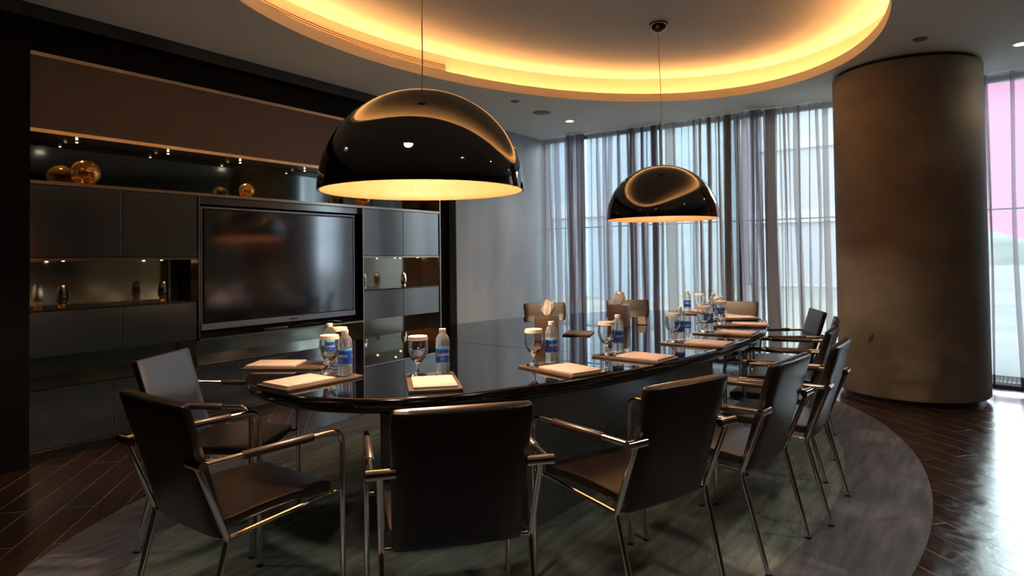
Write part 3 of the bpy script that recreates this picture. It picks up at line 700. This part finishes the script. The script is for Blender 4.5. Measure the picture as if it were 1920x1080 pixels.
for i, (c, th, lab, gp, bp2) in enumerate(SET):
    if i == 0: P5 = protos
    else: P5 = [copy_tree(p) for p in protos]
    pad, note, bot, gl, lid = P5
    pad.location = (*c, ZT); note.location = (*c, ZT+.0105)
    zz = ZT+.0112
    g_ = gp or at_(c, th, -.052, .132); b_ = bp2 or at_(c, th, .054, .132)
    gl.location = (*g_, zz); bot.location = (*b_, zz); lid.location = (*g_, zz)
    pad.rotation_euler = note.rotation_euler = (0, 0, th)
    bot.rotation_euler = (0, 0, YAW+[.5, -.6, .1, .75, .6, .9, .5, .3, .7, .2][i]); lid.rotation_euler = (0, 0, i*.3)
    pad['label'] = 'brown leather desk pad, '+lab; note['label'] = 'cream notepad, '+lab; bot['label'] = 'small water bottle with blue label, '+lab
    gl['label'] = 'empty stemmed water glass, '+lab; lid['label'] = 'white pleated paper cover on the glass, '+lab
o = copy_tree(protos[0]); o.location = (-2.08, 3.78, ZT); o.rotation_euler = (0, 0, .35); o.scale = (.85, .62, 1); o['label'] = 'small empty leather pad between the two tissue boxes'

def tissue_box(x, y, rz, lab, lab2, seed):
    t = thing('tissue_box', lab, 'tissue box', (x, y, ZT), rz, 'leather tissue boxes on the table')
    link('box_body', B(-.068, .068, -.068, .068, 0, .158, bev=.003), m_box, t)
    link('opening', lathe(bmesh.new(), [(0, .1582), (.030, .1582), (.030, .1588), (0, .1588)], 24), m_slit, t)
    rnd = random.Random(seed); bm = bmesh.new(); rows = 8; k = 20; G = []
    for r in range(rows):
        h = r/(rows-1); w = .010+.036*sin(min(1, h*1.35)*pi*.62)*(1-.55*h); fl = .012*(1-h)+.016*h
        G.append([bm.verts.new((w*cos(2*pi*i/k)*1.15+.012*h+.003*sin(3*i+r), fl*sin(2*pi*i/k)*(1+.5*sin(i*2.3))+.004*rnd.uniform(-1, 1), .1585+.085*h+.012*h*sin(i*.9+seed))) for i in range(k)])
    for a, b_ in zip(G, G[1:]):
        for i in range(k): bm.faces.new((a[i], a[(i+1) % k], b_[(i+1) % k], b_[i]))
    bm.faces.new(G[-1])
    o = link('tissue', bm, m_tissue, smooth=60); o.location = (x, y, ZT); o.rotation_euler = (0, 0, rz); tag(o, lab2, 'tissue')
tissue_box(-2.065, 3.355, .42, 'nearer brown leather tissue box in the middle of the table', 'white tissue pulled from the nearer tissue box', 2)
tissue_box(-2.055, 4.350, .20, 'farther brown leather tissue box, in front of a chair at the far side', 'white tissue pulled from the farther tissue box', 5)
tc_ = thing('tent_card', 'small white tent card half hidden behind the farther tissue box', 'tent card', (-1.955, 4.52, ZT), .9)
bm = bmesh.new(); vs = [bm.verts.new(p) for p in ((-.03, -.02, 0), (.03, -.02, 0), (.03, 0, .06), (-.03, 0, .06), (.03, .02, 0), (-.03, .02, 0))]
bm.faces.new((vs[0], vs[1], vs[2], vs[3])); bm.faces.new((vs[3], vs[2], vs[4], vs[5])); link('card', bm, m_white, tc_, smooth=0)
link('card_base', B(-.035, .035, -.03, .03, 0, .004), m_slit, tc_).location = (0, 0, -.0002+.0002)

# ---------------------------------------------------------------- hanging lamps
def pendant(x, y, lab, pw=33):
    t = thing('pendant_lamp', lab, 'hanging lamp', (x, y, 1.553), 0, 'black dome pendant lamps')
    R = .45; H = .437; k = 30
    outp = [(R*cos(a)**.97 if a < pi/2-1e-3 else .0, H*sin(a)**1.0) for a in [i*pi/2/k for i in range(k+1)]]
    outp[-1] = (0, H)
    link('shade', lathe(bmesh.new(), [(R-.010, -.004), (R, -.004), (R+.001, .002)]+outp[1:], 96), m_dome, t, smooth=60)
    inn = [((R-.012)*cos(a), (H-.014)*sin(a)) for a in [i*pi/2/k for i in range(k+1)]]; inn[-1] = (0, H-.014)
    link('inner_shell', lathe(bmesh.new(), [(R-.010, -.004)]+inn, 96), m_inner, t, smooth=60)
    link('bulb', lathe(bmesh.new(), [(0, .13)]+[(.045*sin(a), .175-.045*cos(a)) for a in [i*pi/10 for i in range(1, 10)]]+[(0, .22)], 24), m_bulb, t)
    link('socket', lathe(bmesh.new(), [(0, .215), (.02, .215), (.02, .30), (.012, .42), (0, .42)], 16), m_plinth, t)
    link('top_cap', lathe(bmesh.new(), [(.022, H-.004), (.022, H+.004), (.008, H+.012), (0, H+.012)], 20), m_dome, t)
    link('cord', tube(bmesh.new(), [(0, 0, H+.01), (.006, 0, H+.12), (.002, .004, H+.3), (.010, 0, H+.55), (.0, 0, H+.8), (-.004, 0, 3.16-1.553-.06)], .0028, 8), m_cord, t)
    link('canopy', lathe(bmesh.new(), [(0, 1.607-.075)]+[(.075*sin(a), 1.607-.075*cos(a)) for a in [i*pi/2/10 for i in range(1, 11)]], 32), m_dome, t)
    L = bpy.data.lights.new('lamp_light', 'POINT'); L.energy = pw; L.color = (1, .73, .48); L.shadow_soft_size = .05
    o = bpy.data.objects.new('lamp_light', L); C.objects.link(o); o.parent = t; o.location = (0, 0, .11)
pendant(-1.943, 2.123, 'nearer and larger looking black dome hanging lamp, in front of the wall unit')
pendant(-1.980, 5.030, 'farther black dome hanging lamp, in front of the curtains', 20)

# ---------------------------------------------------------------- ceiling fittings
def downlight(x, y, r, lab, on=True, pw=25, show=True):
    t = thing('downlight', lab, 'downlight', (x, y, ZC), 0, 'recessed ceiling downlights')
    link('ring', lathe(bmesh.new(), [(r*.80, -.004), (r, -.004), (r, 0), (r*.80, 0)], 32, close=True), m_metalw, t)
    link('lens', lathe(bmesh.new(), [(0, -.002), (r*.80, -.002)], 32), m_dl if on else m_grey, t)
    if on:
        L = bpy.data.lights.new('downlight_beam', 'SPOT'); L.energy = pw; L.color = (1, .84, .66); L.spot_size = 2.2; L.spot_blend = .9; L.shadow_soft_size = .14
        o = bpy.data.objects.new('downlight_beam', L); C.objects.link(o); o.parent = t; o.location = (0, 0, -.02)
downlight(-3.776, 6.713, .058, 'lit downlight in the far ceiling left of the smaller lamp')
downlight(.445, 6.40, .06, 'lit downlight above the right curtain at the photo edge', pw=6)
downlight(.46, 5.75, .06, 'unlit white ring fitting at the top right edge of the photo', on=False)
for x, y in ((.7, 1.9), (.8, 3.8), (-3.7, .7), (-1.2, .7)): downlight(x, y, .058, 'lit downlight outside the photo, %s' % {.7: 'right of the camera', .8: 'right of the table', -3.7: 'added over the left front floor to brighten the rug', -1.2: 'added over the middle front floor to brighten the rug'}[x], pw=14 if x == -3.7 else 36)  # unseen lamps; the front floor pair is added to brighten the rug
for x, y, r, lab in ((-3.799, 6.125, .10, 'largest round grey speaker grille in the far ceiling'), (-3.744, 5.515, .045, 'small grey ceiling disc nearest the larger lamp'), (-.199, 5.78, .05, 'small grey ceiling disc above the column')):
    o = link('ceiling_disc', lathe(bmesh.new(), [(0, -.008), (r*.9, -.008), (r, -.003), (r, 0)], 32), m_grey, loc=(x, y, ZC)); tag(o, lab, 'ceiling fitting')
